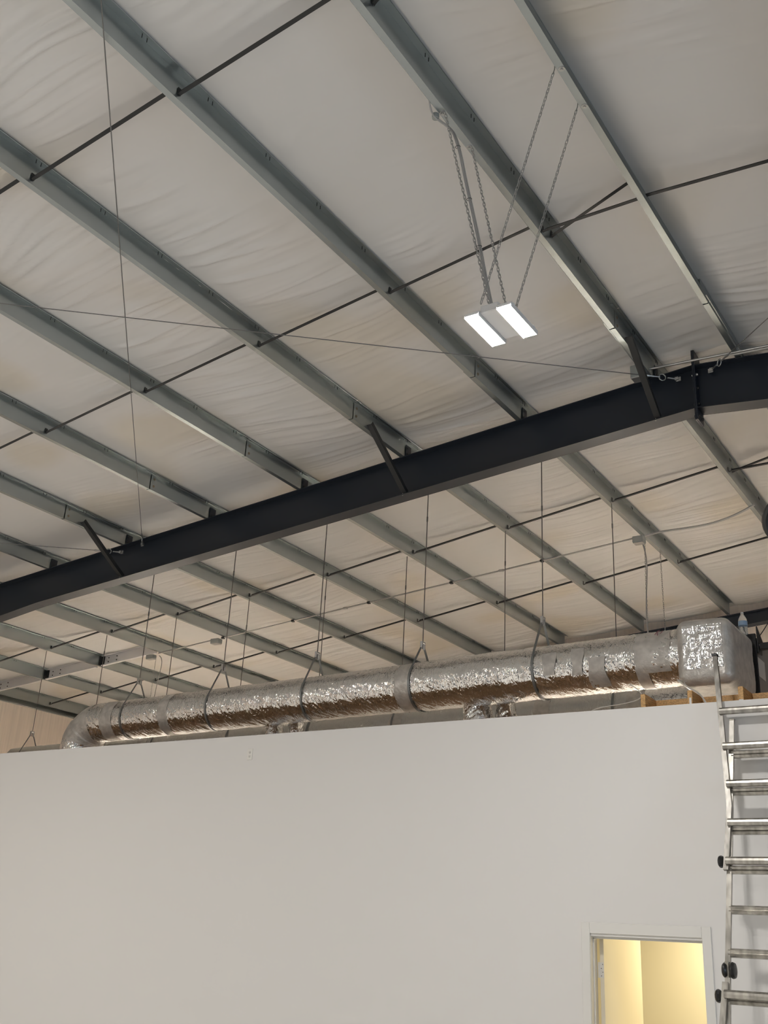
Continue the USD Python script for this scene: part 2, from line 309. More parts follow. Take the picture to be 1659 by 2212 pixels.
# ------------------------------------------------------------------ rafters
def botz(x): return 4.872 - SL * (XR - x) - max(0, (-11.75 - x)) * .05
def rafter(name, label, xs, side):
    o = thing('roof_rafter', label, 'rafter', (xs[0], YR + .09, botz(xs[0]) if side < 0 else 4.8))
    zt = [float(zb(x)) - .004 for x in xs]; zl = [botz(x) if side < 0 else botz(2 * XR - x) for x in xs]
    def ribbon(y0, y1, za, zc):
        b = MB()
        for i in range(len(xs) - 1):
            b.hexa([(xs[i], y0, za[i]), (xs[i + 1], y0, za[i + 1]), (xs[i + 1], y1, za[i + 1]), (xs[i], y1, za[i]), (xs[i], y0, zc[i]), (xs[i + 1], y0, zc[i + 1]), (xs[i + 1], y1, zc[i + 1]), (xs[i], y1, zc[i])])
        return b
    A = np.array
    put('web', ribbon(YR + .087, YR + .094, list(A(zl) + .005), list(A(zt) - .005)), 'dark_paint', o)
    put('top_flange', ribbon(YR, YR + .18, list(A(zt) - .010), zt), 'dark_paint', o)
    put('bottom_flange', ribbon(YR, YR + .18, list(A(zl) - .003), list(A(zl) + .007)), 'dark_paint', o)
    return o
rl = rafter('roof_rafter', 'dark-painted steel rafter falling from the ridge toward the side wall, spanning the picture', [XW + .05, -11.75, XR - .014], -1)
rr = rafter('roof_rafter', 'dark-painted steel rafter on the far side of the ridge joint, mostly out of frame', [XR + .014, 12.6], 1)
for o, s in ((rl, -1), (rr, 1)):
    xa = XR + s * .001; xb = XR + s * .014
    put('end_plate', MB().box((xa, YR - .005, 4.745), (xb, YR + .185, 5.50)), 'dark_paint', o)
    for z in (4.80, 4.93, 5.10, 5.25):
        for y in (YR + .045, YR + .135):
            put('bolt', MB().bolt((xb, y, z), (s, 0, 0), .013, .016), 'zinc' if z > 5.2 else 'dark_steel', o)
# flange braces
for k, nm in ((1, 'nearest the ridge'), (3, 'at the middle of the rafter'), (6, 'at the low end of the rafter')):
    x, z = pk(k); xa = x + .066 + .012
    o = thing('flange_brace', 'dark angle brace from purlin down to the rafter, %s' % nm, 'brace', (xa, 9.06, botz(xa)))
    a, c = np.array((xa + .02, 8.27, z + .045)), np.array((xa + .005, YR + .03, botz(xa) + .012))
    b = MB(); b.sheet([(-.03, .0), (.03, .0), (.03, .05)], .004, a, (1, 0, 0), np.cross((1, 0, 0), (c - a) / np.linalg.norm(c - a)), c - a)
    put('angle', b, 'dark_steel', o)
    put('bolt', MB().bolt((xa + .03, 8.31, z + .05), (1, 0, 0), .008, .01), 'dark_steel', o)
    put('bolt', MB().cyl((xa - .012, YR + .02, botz(xa) - .006), (xa - .012, YR + .02, botz(xa) + .04), .006, 8), 'zinc', o)
# end frame at the end wall
b = MB(); xs = [XW, XR, 12.6]
o = thing('end_rafter', 'dark end-wall rafter the far purlins rest on, above the air handler', 'rafter', (XR, 16.9, 5.0))
def rib(y0, y1, dz0, dz1):
    b = MB()
    for i in range(2):
        p, q = xs[i], xs[i + 1]; za, zc = float(zb(p)), float(zb(q))
        b.hexa([(p, y0, za + dz0), (q, y0, zc + dz0), (q, y1, zc + dz0), (p, y1, za + dz0), (p, y0, za + dz1), (q, y0, zc + dz1), (q, y1, zc + dz1), (p, y1, za + dz1)])
    return b
put('web', rib(16.90, 16.908, -.20, -.01), 'dark_paint', o); put('top_flange', rib(16.80, 16.98, -.012, -.002), 'dark_paint', o); put('bottom_flange', rib(16.80, 16.98, -.215, -.203), 'dark_paint', o)
# eave strut along the side wall
o = thing('eave_strut', 'dark galvanized eave strut running along the top of the side wall', 'strut', (XW, 9, 4.0))
put('section', MB().sheet([(.07, .02), (.07, 0), (0, 0), (0, .2), (.07, .2), (.07, .18)], .003, (XW + .004, 2.0, float(zb(XW)) - .05), (1, 0, 0), (0, 0, 1), (0, 14.8, 0)), 'galvanized', o)
# ------------------------------------------------------------------ bridging angles between purlins
def bridging(label, a, b_, tabz=.05, both=False):
    a, b_ = np.asarray(a, float), np.asarray(b_, float); d = (b_ - a); L = np.linalg.norm(d); d /= L
    o = thing('bridging_angle', label, 'bracing', a)
    n = np.cross(d, (0, 1., 0)); n = n if n[2] > 0 else -n
    put('angle', MB().sheet([(-.016, 0), (.016, 0), (.016, .030)], .003, a + d * .03, (0, 1, 0), n, d * (L - .045)), 'dark_steel', o)
    put('end_tab', MB().box(a + (.0, -.016, -.006), a + (.0035, .016, tabz)).bar(a + (.002, 0, -.003), a + d * .05, .026, .003), 'dark_steel', o)
    put('end_tab', MB().box(b_ + (-.0045, -.016, -.004), b_ + (-.001, .016, tabz)), 'dark_steel', o)
rows = ((YA, 'row nearest the camera', range(2, 12)), (YB, 'near side of the dark rafter', range(2, 12)), (YC, 'just beyond the dark rafter', range(2, 12)), (YD, 'row nearest the end wall', range(2, 12)))
for y, rn, ks in rows:
    for k in ks:
        x, z = pk(k); x0 = x + .066 + (.004 if y < 9 else .004); x1, z1 = pk(k - 1)
        bridging('dark bridging angle between %s and %s purlins, %s' % (NTH[k], NTH[k - 1], rn), (x0, y, z + .045), (x1 + .066 - .002, y, z1 + .13))
    xa, za = pk(1); xw1 = xa + (.07 if y < 9 else .07); xr = -2.117; zr = float(zb(-2.115))
    bridging('dark crossed bridging angle rising over the ridge, %s' % rn, (xw1, y, za + .04), (xr, y, zr + .04))
    bridging('dark crossed bridging angle on the slant under the ridge, %s' % rn, (xw1, y + .17, za + .10), (xr, y - .14, zr + .115))
    bridging('dark bridging angle past the ridge purlin, %s' % rn, (-2.108, y, zr + .05), (-2.117 + SP, y, float(zb(-2.115 + SP)) + .09))
# ------------------------------------------------------------------ blocking channels near the side wall
for k, w in ((9, 'highest of the three, under the conduit box'), (10, 'middle one of the three'), (11, 'lowest one, by the side wall')):
    x, z = pk(k); x1, z1 = pk(k - 1); xa = x + .066 + .008; xb = x1 + .066 - .006; yb = 12.80
    o = thing('blocking_channel', 'pale galvanized blocking channel between purlins, %s' % w, 'channel', (xa, yb, z))
    U = np.array((xb - xa, 0, z1 - z)); 
    put('channel', MB().sheet([(-.055, .018), (-.055, 0), (0, 0), (0, PD - .01), (-.055, PD - .01)], .003, (xa + .05, yb, z - .004), (0, 1, 0), (0, 0, 1), U * (1 - .09)), 'galvanized_light', o)
    put('clip_angle', MB().box((xa - .002, yb - .07, z + .012), (xa + .004, yb + .01, z + PD - .02)).box((xa, yb - .006, z + .012), (xa + .075, yb - .001, z + PD - .02)), 'dark_steel', o)
    for f in (.12, .26, .9):
        for q in (.06, .13): put('bolt', MB().bolt(np.array((xa, yb - .003, z + q)) + U * f, (0, -1, 0), .008, .006), 'dark_steel', o)
# ------------------------------------------------------------------ cable bracing with eye bolts
def brace_cable(label, p, q, ends=(1, 1)):
    p, q = np.asarray(p, float), np.asarray(q, float); d = q - p; L = np.linalg.norm(d); d /= L
    o = thing('brace_cable', label, 'cable', p)
    a = p + d * .42
    put('cable', MB().tube([a, q], .0042, 6), 'cable_steel', o, smooth=True)
    e = put('eye_bolt', MB().tube([p + d * .1, p + d * .20], .008, 8).tube([p + d * .255 + .035 * (math.cos(t) * d + math.sin(t) * np.array((0, 0, 1))) for t in np.linspace(0, 2 * np.pi, 21)], .006, 6), 'zinc', o, smooth=True)
    put('washer', MB().obox(p + d * .08, (.022, 0, 0), (0, .006, 0), (0, 0, .022)).obox(p + d * .1, (.016, 0, 0), (0, .016, 0), (0, 0, .016)), 'zinc', o)
    put('cable_grip', MB().tube([p + d * .28, p + d * .40], [.006, .010], 8).cyl(p + d * .40, p + d * .43, .011, 8), 'zinc', o, smooth=30)
yr = YR + .085
brace_cable('thin steel brace cable running steeply down to the middle of the rafter', (-9.893, yr, 4.64), (-2.9, 1.5, 5.28))
brace_cable('thin steel brace cable running to the rafter beside the ridge, below the hanging lamp', (-2.62, yr, 5.24), (-10.1, 1.5, 4.64))
brace_cable('thin steel brace cable coming from past the ridge to the rafter', (-2.42, yr, 5.25), (4.9, 1.5, 4.72))
brace_cable('thin steel brace cable at the low end of the rafter, from the side wall', (-10.15, yr, 4.60), (-17.2, 1.5, 4.02))
# ------------------------------------------------------------------ hanging lamp
def lamp(loc, label, m, group=None, yaw=0):
    o = thing('hanging_lamp', label, 'lamp', loc, group); x, y, z = loc
    def pnl(x0, x1):
        put('reflector', MB().sheet([(x0 - x - .004, .03), (x0 - x - .004, -.002), (x0 - x, -.002)], .0015, (x, y - .19, z), (1, 0, 0), (0, 0, 1), (0, .38, 0)).sheet([(x1 - x + .004, .03), (x1 - x + .004, -.002), (x1 - x, -.002)], -.0015, (x, y - .19, z), (1, 0, 0), (0, 0, 1), (0, .38, 0)).box((x0, y - .19, z + .012), (x1, y + .19, z + .03)), 'lamp_white', o)
        put('diffuser', MB().bbox((x0 + .002, y - .186, z), (x1 - .002, y + .186, z + .010), .002), m, o)
    pnl(x - .158, x - .064); pnl(x + .064, x + .158)
    put('housing', MB().bbox((x - .062, y - .17, z + .018), (x + .062, y + .17, z + .075), .006).box((x - .16, y - .16, z + .03), (x + .16, y - .13, z + .04)).box((x - .16, y + .13, z + .03), (x + .16, y + .16, z + .04)), 'lamp_white', o)
    return o
LX, LY, LZ = -2.602, 5.10, 3.61
lamp((LX, LY, LZ), 'lit two-panel LED lamp hanging on chains between the purlins', 'lit_diffuser')
def chain(label, a, c, group=None, pitch=.030, r=.0026):
    a, c = np.asarray(a, float), np.asarray(c, float); d = c - a; L = np.linalg.norm(d); d /= L; n = int(L / pitch); b = MB()
    u = np.cross(d, (1., 0, 0)); u /= np.linalg.norm(u); w = np.cross(d, u)
    for i in range(n):
        m = a + d * pitch * (i + .5); s = u if i % 2 else w; hl = pitch * .5 - .004 + r; hw = .0075
        pts = [m + d * (hl * sg) + (hw * math.cos(t)) * s + d * (hw * math.sin(t)) for sg, ts in ((1, np.linspace(0, np.pi, 5)), (-1, np.linspace(np.pi, 2 * np.pi, 5))) for t in ts]
        b.tube(pts + [pts[0]], r, 4, cap=False)
    b.tube([c, c + d * .001], .001, 3)
    o = thing('lamp_chain', label, 'chain', a, group)
    tag(put('links', b, 'chain_zinc', o, smooth=True), kind='stuff')
    put('hook', MB().tube([a - d * .045 + (0, 0, .02), a - d * .03, a - d * .01, a + d * .005], .0035, 6), 'zinc', o, smooth=True)
    return o
zt = 5.31
ca = [(-2.93, 4.875, 5.285), (-2.93, 5.262, 5.285), (-2.145, 4.915, 5.30), (-2.145, 5.295, 5.30)]
cb = [(LX - .02, LY - .12, LZ + .085), (LX + .0, LY + .12, LZ + .085), (LX - .055, LY - .175, LZ + .085), (LX - .03, LY + .17, LZ + .085)]
cl = ['lamp chain with the power cord tied along it', 'lamp chain hanging alone from the first purlin, beside the cord', 'longer lamp chain from the purlin past the ridge, upper bolt', 'lamp chain from the purlin past the ridge, lower bolt']
for a, c, l in zip(ca, cb, cl): chain(l, a, c)
for a in ca:
    xx = a[0] + (.028 if a[0] > -2.5 else -.02)
for i, (x, y) in enumerate(((-2.955, 4.875), (-2.955, 5.262), (-2.085, 4.915), (-2.085, 5.295))):
    z = float(zb(-2.92 if i < 2 else -2.115)); o = thing('chain_anchor', ('bolt and washer under the first purlin holding the corded chain', 'bolt and washer under the first purlin holding the plain chain', 'upper bolt and washer under the purlin past the ridge', 'lower bolt and washer under the purlin past the ridge')[i], 'bolt', (x, y, z))
    put('washer', MB().cyl((x, y, z - .004), (x, y, z + .0), .022, 16), 'zinc', o, smooth=30)
    put('bolt_head', MB().cyl((x, y, z - .013), (x, y, z - .004), .010, 6), 'zinc', o)
def smooth_path(pts, n=60):
    from scipy.interpolate import CubicSpline
    p = np.asarray(pts, float); s = np.r_[0, np.cumsum(np.linalg.norm(np.diff(p, axis=0), axis=1))]
    return CubicSpline(s, p)(np.linspace(0, s[-1], n))
o = thing('power_cord', 'grey power cord tied along a chain down to the hanging lamp', 'cord', (-2.95, 4.87, 5.3))
a, c = np.array(ca[0]), np.array((LX - .05, LY - .1, LZ + .08))
path = [(-2.965, 4.62, 5.345), (-2.99, 4.76, 5.315), (-3.0, 4.84, 5.275), (-2.955, 4.92, 5.24), a + (c - a) * .12 + (.02, .035, 0), a + (c - a) * .35 + (.032, .02, 0), a + (c - a) * .6 + (.036, .012, 0), a + (c - a) * .8 + (.03, .012, 0), c + (.03, .01, 0)]
sp = smooth_path(path)
put('cord', MB().tube(sp, .0065, 8), 'grey_cord', o, smooth=True)
put('second_cord', MB().tube(sp[8:] + (.011, .004, 0), .0045, 6), 'grey_cord', o, smooth=True)
for f in (18, 32, 44): put('cable_tie', MB().tube([sp[f] + (.018 * math.cos(t), .014 * math.sin(t), 0) for t in np.linspace(0, 2 * np.pi, 11)], .002, 4), 'black_plastic', o)
put('cord_clip', MB().lathe([(.0, -.02), (.024, -.02), (.026, 0), (.024, .016), (0, .016)], (-3.0, 4.86, 5.292), (0, 0, 1), 14), 'grey_box', o, smooth=30)
# lamps over the ducts (behind them from here) and what they hang by
def bay_lamp(xc, yc, k, w):
    x, z = pk(k)
    lamp((xc, yc, 2.30), 'warm hanging lamp hidden low behind the big foil duct, %s' % w, 'lit_diffuser_bay')
bay_lamp(-4.35, 13.05, 2, 'under the second purlin'); bay_lamp(-13.25, 13.0, 8, 'near the blocking channels')
chain('thin lamp chain hanging under the second purlin over the foil plenum', (-4.335, 13.30, 5.12), (-4.27, 13.18, 2.36), r=.002)
chain('thin lamp chain with a cord beside it under the second purlin conduit box', (-4.42, 12.93, 5.10), (-4.45, 12.92, 2.36), r=.002)
chain('thin lamp chain under the conduit box by the blocking channels', (-13.30, 12.93, 4.36), (-13.3, 12.9, 2.36), r=.002)
o = thing('power_cord', 'pale power cord dropping from the conduit box behind the foil duct', 'cord', (-4.44, 12.9, 5.1))
put('cord', MB().tube(smooth_path([(-4.445, 12.9, 5.13), (-4.40, 12.9, 4.9), (-4.41, 12.9, 4.5), (-4.43, 12.9, 4.1), (-4.40, 12.92, 3.6), (-4.36, 12.95, 2.4)]), .009, 6), 'grey_cord', o, smooth=True)
o = thing('power_cord', 'thin power cord dropping from the conduit box at the blocking channels', 'cord', (-13.2, 12.9, 4.3))
put('cord', MB().tube(smooth_path([(-13.15, 12.85, 4.40), (-13.08, 12.85, 4.33), (-13.10, 12.87, 4.1), (-13.2, 12.9, 3.5), (-13.25, 12.95, 2.4)]), .007, 6), 'grey_cord', o, smooth=True)
# ------------------------------------------------------------------ conduit run under the far purlins
def jbox(label, x, y, z, s=(.075, .06, .045), group=None):
    o = thing('junction_box', label, 'junction box', (x, y, z))
    put('box', MB().bbox((x - s[0], y - s[1], z - s[2]), (x + s[0], y + s[1], z + s[2]), .008), 'grey_box', o)
    put('cover', MB().bbox((x - s[0] * .92, y - s[1] * .92, z - s[2] - .006), (x + s[0] * .92, y + s[1] * .92, z - s[2]), .002), 'conduit', o)
jbox('grey conduit box under the second purlin, above the foil plenum', -4.45, 12.80, float(zb(-4.45)) - .06)
jbox('grey conduit box under the seventh purlin from the ridge', -11.80, 12.79, float(zb(-11.80)) - .06, (.085, .06, .04))
jbox('grey conduit box under the eighth purlin, beside the blocking channels', -13.22, 12.735, float(zb(-13.2)) - .085, (.085, .05, .035))
zc = lambda x: float(zb(x)) - .018
o = thing('conduit_run', 'thin grey conduit strapped under the far purlins, box to box', 'conduit', (-8, 12.8, zc(-8)))
put('conduit', MB().tube([(x, 12.80, zc(x)) for x in np.linspace(-11.705, -4.54, 10)], .0125, 8), 'conduit', o, smooth=True)
put('conduit', MB().tube([(x, 12.80, zc(x)) for x in (-13.12, -12.5, -11.90)], .0125, 8), 'conduit', o, smooth=True)
put('flexible_conduit', MB().tube(smooth_path([(-4.365, 12.80, zc(-4.365)), (-4.0, 12.80, zc(-4.0) - .012), (-3.5, 12.80, zc(-3.5) - .05), (-3.1, 12.75, zc(-3.1) - .02), (-2.9, 12.7, zc(-2.9) + .02)]), .015, 8), 'grey_cord', o, smooth=True)
for k in range(3, 8):
    x, z = pk(k); put('conduit_strap', MB().bbox((x + .0, 12.775, z - .036), (x + .05, 12.825, z - .001), .006), 'dark_steel', o)
for x in (-9.2, -6.5): put('coupling', MB().cyl((x - .035, 12.8, zc(x) ), (x + .035, 12.8, zc(x)), .018, 10), 'conduit', o)
jbox('square grey conduit box beside the rafter under the first purlin', -3.03, 8.93, 5.335, (.07, .06, .07))
o = thing('conduit_run', 'shiny conduit lying along the rafter top from the square box past the ridge', 'conduit', (-2.5, 8.94, 5.33))
put('conduit', MB().tube([(-2.96, 8.94, 5.357), (-2.4, 8.94, 5.331), (-1.0, 8.94, 5.262), (2.0, 8.94, 5.1)], .0125, 8), 'zinc', o, smooth=True)
put('cable', MB().tube([(-2.2, 8.955, 5.305), (-1.4, 8.955, 5.268), (2.0, 8.955, 5.085)], .009, 6), 'white_cable', o, smooth=True)
# ------------------------------------------------------------------ foil ducts
def sweep(P, rad, s0, s1, m_=96, step=.014, amp=.006, seed=0, squash=None):
    """wrinkled round jacket along the polyline P from arc length s0 to s1"""
    P = np.asarray(P, float); L = np.r_[0, np.cumsum(np.linalg.norm(np.diff(P, axis=0), axis=1))]
    n = max(3, int((s1 - s0) / step)); s = np.linspace(s0, s1, n); c = np.stack([np.interp(s, L, P[:, k]) for k in range(3)], 1)
    t = np.stack([np.interp(s + .02, L, P[:, k]) - np.interp(s - .02, L, P[:, k]) for k in range(3)], 1); t /= np.linalg.norm(t, axis=1, keepdims=True)
    A = np.tile((0, 1., 0), (n, 1)); A -= t * (A * t).sum(1, keepdims=True); A /= np.linalg.norm(A, axis=1, keepdims=True); B = np.cross(t, A)
    th = np.arange(m_) * 2 * np.pi / m_; S, T = np.meshgrid(s, th, indexing='ij')
    q = lambda a, b_, sd, oc=2: meshkit.fbm(np.stack([S * a, np.cos(T) * b_ + 5 + .8 * np.sin(S * 9), np.sin(T) * b_ + 9], -1), oc, sd + seed) - .5
    Rr = np.asarray([rad(x) for x in s])[:, None] + amp * (1.4 * q(2.2, 1.2, 1) + 1.3 * q(14, 2.6, 2, 3) + .9 * np.abs(q(40, 5., 3, 2))) + amp * .75 * (1 - 2 * np.abs(2 * meshkit.noise(np.stack([S * 24 + 7 * np.sin(T) + 4 * q(3, 2., 8), np.cos(T) * 3.2 + 5 + S * 5, np.sin(T) * 3.2 + 9], -1), 17 + seed) - 1))
    v = c[:, None] + Rr[..., None] * (np.cos(T)[..., None] * A[:, None] + np.sin(T)[..., None] * B[:, None])
    i, j = np.meshgrid(np.arange(n - 1), np.arange(m_), indexing='ij')
    f = np.stack([i * m_ + j, i * m_ + (j + 1) % m_, (i + 1) * m_ + (j + 1) % m_, (i + 1) * m_ + j], -1).reshape(-1, 4)
    return MB().add(v.reshape(-1, 3), f)
YD1 = 9.725
z_d = lambda x: 2.500 + (x + 10.9) * .0175
arc = [(-10.83 - .36 * math.sin(a), YD1, z_d(-10.83) - .36 + .36 * math.cos(a)) for a in np.linspace(0, np.pi / 2, 14)]
P1 = [(-2.93, YD1, z_d(-2.93))] + [(x, YD1, z_d(x)) for x in np.linspace(-3.2, -10.7, 60)] + arc + [(-11.19, YD1, 1.2)]
L1 = np.r_[0, np.cumsum(np.linalg.norm(np.diff(P1, axis=0), axis=1))]
sx = lambda x: (-2.93 - x)            # arc length at x on the straight run (nearly level)
def rad1(s):
    x = -2.93 - s; r = .252 + .014 / (1 + math.exp(-(x + 5.98) * 14))
    return r + (.012 if s > 8.2 else 0)
duct = thing('supply_duct', 'big foil-wrapped round supply duct with box plenum running above the white partition', 'duct', (-7, YD1, 2.3))
cuts = [-.03, .36, .455, 2.99, 3.16, 6.52, 6.665, 7.50, 7.70, 7.95, 8.35, L1[-1]]
bands = {1: .0, 3: 0, 5: 0, 7: 0, 9: 0}
for i in range(len(cuts) - 1):
    tape = i % 2 == 1
    put('tape_band' if tape else 'foil_jacket', sweep(P1, (lambda s: rad1(s) + .003) if tape else rad1, cuts[i] - (.012 if tape else 0), cuts[i + 1] + (.012 if tape else 0), amp=.003 if tape else .0065, seed=i * 7), 'tape' if tape else 'foil', duct, smooth=True)
def patch(x0, x1, t0, t1, m_='tape'):   # hand-laid tape patch on the duct's side; angles from the camera-facing side, up positive
    s = np.linspace(-2.93 - x1, -2.93 - x0, 12); th = np.radians(np.linspace(t0, t1, 16)); b = MB()
    v = []
    for i, a in enumerate(s):
        for j, t in enumerate(th):
            x = -2.93 - a + .012 * math.sin(5 * t + i * .2); r = rad1(a) + .0075 + .0015 * math.sin(9 * t + i)
            v.append((x, YD1 - r * math.cos(t), z_d(x) + r * math.sin(t)))
    i, j = np.meshgrid(np.arange(11), np.arange(15), indexing='ij')
    b.add(v, np.stack([i * 16 + j, i * 16 + j + 1, (i + 1) * 16 + j + 1, (i + 1) * 16 + j], -1).reshape(-1, 4)); return b
for x0, x1, t0, t1 in ((-4.34, -4.20, -22, 28), (-4.03, -3.91, -28, 32), (-3.86, -3.68, -62, 5), (-3.30, -3.05, -40, 60)):
    put('tape_patch', patch(x0, x1, t0, t1), 'tape', duct, smooth=True)
# scrawled marker lines on the tape near the plenum
b = MB()
for (dx, t0, t1, sl_) in ((0, 44, 66, .02), (.03, 40, 62, -.02), (.055, 46, 58, .01)):
    pts = []
    for t in np.linspace(t0, t1, 8):
        r = rad1(.25) + .013; x = -3.20 + dx + sl_ * (t - t0) / 20; pts.append((x, YD1 - r * math.cos(math.radians(t)), z_d(x) + r * math.sin(math.radians(t))))
    b.tube(pts, .0035, 4)
put('marker_scrawl', b, 'ink', duct)
# plenum: soft-cornered wrapped box
def puffy(lo, hi, r, n=46, amp=.006, seed=0, taper=None):
    lo, hi = np.asarray(lo, float), np.asarray(hi, float); c, h = (lo + hi) / 2, (hi - lo) / 2
    g = trimesh.creation.box(extents=2 * h); 
    u = np.linspace(-1, 1, n); V, Fc, off = [], [], 0
    for ax in range(3):
        for sg in (-1, 1):
            a, b_ = [k for k in range(3) if k != ax]; U, W = np.meshgrid(u, u, indexing='ij'); p = np.zeros(U.shape + (3,)); p[..., ax] = sg * h[ax]; p[..., a] = U * h[a]; p[..., b_] = W * h[b_]
            core = np.clip(p, -(h - r), h - r); d = p - core; d /= np.linalg.norm(d, axis=-1, keepdims=True) + 1e-9; p = core + d * r
            i, j = np.meshgrid(np.arange(n - 1), np.arange(n - 1), indexing='ij'); f = np.stack([i * n + j, i * n + j + 1, (i + 1) * n + j + 1, (i + 1) * n + j], -1).reshape(-1, 4)
            if (sg > 0) == (ax == 1): f = f[:, ::-1]
            nz = meshkit.fbm((p + c).reshape(-1, 3) * 9, 3, seed).reshape(p.shape[:2]) - .5; nz2 = meshkit.fbm((p + c).reshape(-1, 3) * 3, 2, seed + 4).reshape(p.shape[:2]) - .5
            p = p + d * (amp * 2 * nz + amp * 3 * nz2)[..., None]
            V.append((p + c).reshape(-1, 3)); Fc.append(f + off); off += n * n
    m = trimesh.Trimesh(np.vstack(V), np.vstack([np.vstack(Fc)[:, [0, 1, 2]], np.vstack(Fc)[:, [0, 2, 3]]]), process=False); m.merge_vertices(digits_vertex=5)
    return MB().add(m.vertices, m.faces)
pl = put('plenum_box', puffy((-2.965, 9.36, 2.275), (-2.45, 10.215, 2.90), .10, amp=.006, seed=3), 'tape', duct, smooth=True)
def skin(x0, x1, z0, z1, y, seed, m_):   # bright foil panel on the plenum's camera side
    u, w = np.linspace(x0, x1, 60), np.linspace(z0, z1, 60); U, W = np.meshgrid(u, w, indexing='ij')
    d = .010 * (meshkit.fbm(np.stack([U * 9, W * 30, 0 * U], -1), 3, seed) - .5) + .008 * (meshkit.fbm(np.stack([U * 22, W * 9, 0 * U + 4], -1), 2, seed + 1) - .5)
    v = np.stack([U, y + d, W], -1).reshape(-1, 3); i, j = np.meshgrid(np.arange(59), np.arange(59), indexing='ij')
    return MB().add(v, np.stack([i * 60 + j, (i + 1) * 60 + j, (i + 1) * 60 + j + 1, i * 60 + j + 1], -1).reshape(-1, 4))
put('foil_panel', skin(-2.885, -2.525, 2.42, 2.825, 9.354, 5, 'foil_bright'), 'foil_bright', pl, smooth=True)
# branch take-offs that drop to the rooms below
for x, yy, w in ((-8.02, 9.86, .10), (-7.72, 9.90, .085), (-5.30, 9.88, .15), (-5.0, 9.95, .10)):
    P = [(x, yy, z_d(x) - .18), (x + .03, yy - .02, z_d(x) - .32), (x + .10, yy - .10, 1.95), (x + .14, yy - .12, 1.5)]
    put('branch_takeoff', sweep(smooth_path(P, 30), lambda s, w=w: w, 0, .95, m_=40, amp=.012, seed=int(-x * 10)), 'foil', duct, smooth=True)
# return duct further back
YD2 = 11.6
z2 = lambda x: 2.55 + (x + 9) * .012
d2 = thing('return_duct', 'lower grey foil-wrapped duct running behind the big supply duct', 'duct', (-9, YD2, 2.35))
P2 = [(x, YD2, z2(x)) for x in np.linspace(-3.1, -14.9, 60)]
c2 = [0, .9, 1.1, 2.05, 2.25, 4.1, 4.3, 6.2, 6.4, 8.6, 8.8, 11.8]
for i in range(len(c2) - 1):
    tape = i % 2 == 1
    put('tape_band' if tape else 'foil_jacket', sweep(P2, lambda s, t=tape: .20 + .003 * t, c2[i], c2[i + 1], m_=64, step=.022, amp=.005, seed=50 + i), 'tape' if tape else ('foil' if i == 0 else 'foil_dull'), d2, smooth=True)
# hangers
def hanger(label, x, y, ztop, zap, zc_, r, w=.026, coupler=None):
    o = thing('duct_hanger', label, 'hanger', (x, y, ztop))
    put('rod', MB().cyl((x, y, zap - .07), (x, y, ztop), .0058, 8), 'rod_steel', o, smooth=30)
    if coupler: put('coupling', MB().cyl((x, y, coupler - .03), (x, y, coupler + .03), .0095, 8), 'rod_steel', o)
    put('clamp', MB().bbox((x - .016, y - .035, zap - .012), (x + .016, y + .035, zap + .012), .003).bbox((x - .014, y - .036, zap - .075), (x + .014, y - .026, zap), .002).bbox((x - .014, y + .026, zap - .075), (x + .014, y + .036, zap), .002).cyl((x, y, zap - .022), (x, y, zap - .01), .012, 6), 'zinc', o)
    rr_ = r + .013; h = zap - .06 - zc_; ph = math.acos(min(.99, rr_ / h)); pts = []
    th0 = np.pi / 2 - ph
    for s_, t in [(-1, None)]:
        pts.append((x, y - .03, zap - .05))
    a0 = np.pi / 2 + ph; a1 = np.pi / 2 - ph + 2 * np.pi
    for a in np.linspace(a0, a1, 40): pts.append((x, y + rr_ * math.cos(a), zc_ + rr_ * math.sin(a)))
    pts.append((x, y + .03, zap - .05)); pts = np.array(pts)
    b = MB(); t = np.gradient(pts, axis=0); t /= np.linalg.norm(t, axis=1, keepdims=True); n = np.cross(t, (1., 0, 0)); X = np.array((w / 2, 0, 0)); q = n * .0012
    v = np.stack([pts - X - q, pts + X - q, pts + X + q, pts - X + q], 1).reshape(-1, 3); f = []
    for i in range(len(pts) - 1):
        for j in range(4): f.append([i * 4 + j, i * 4 + (j + 1) % 4, (i + 1) * 4 + (j + 1) % 4, (i + 1) * 4 + j])
    b.add(v, f); put('strap', b, 'strap_steel', o)
for k, za in zip(range(2, 7), (3.197, 3.080, 3.108, 3.092, 3.040)):
    x, z = pk(k); xh = x - .012
    hanger('duct hanger rod and strap loop under the %s purlin, round the big foil duct' % NTH[k], xh, YD1, z, za, z_d(xh), rad1(-2.93 - xh), coupler=z - .5 if k in (3, 5) else z - .75)
for k, dxx in zip(range(2, 10), (.075, .055, -.005, .085, .11, .09, .01, .015)):
    x, z = pk(k); xh = x + dxx
    zap = 2.93 if k == 9 else z2(xh) + .47
    hanger('far duct hanger rod from the %s purlin, holding the rear duct' % NTH[k], xh, YD2, z, zap, z2(xh), .20, coupler=z - .45 if k in (3, 4, 6, 7) else z - .3)
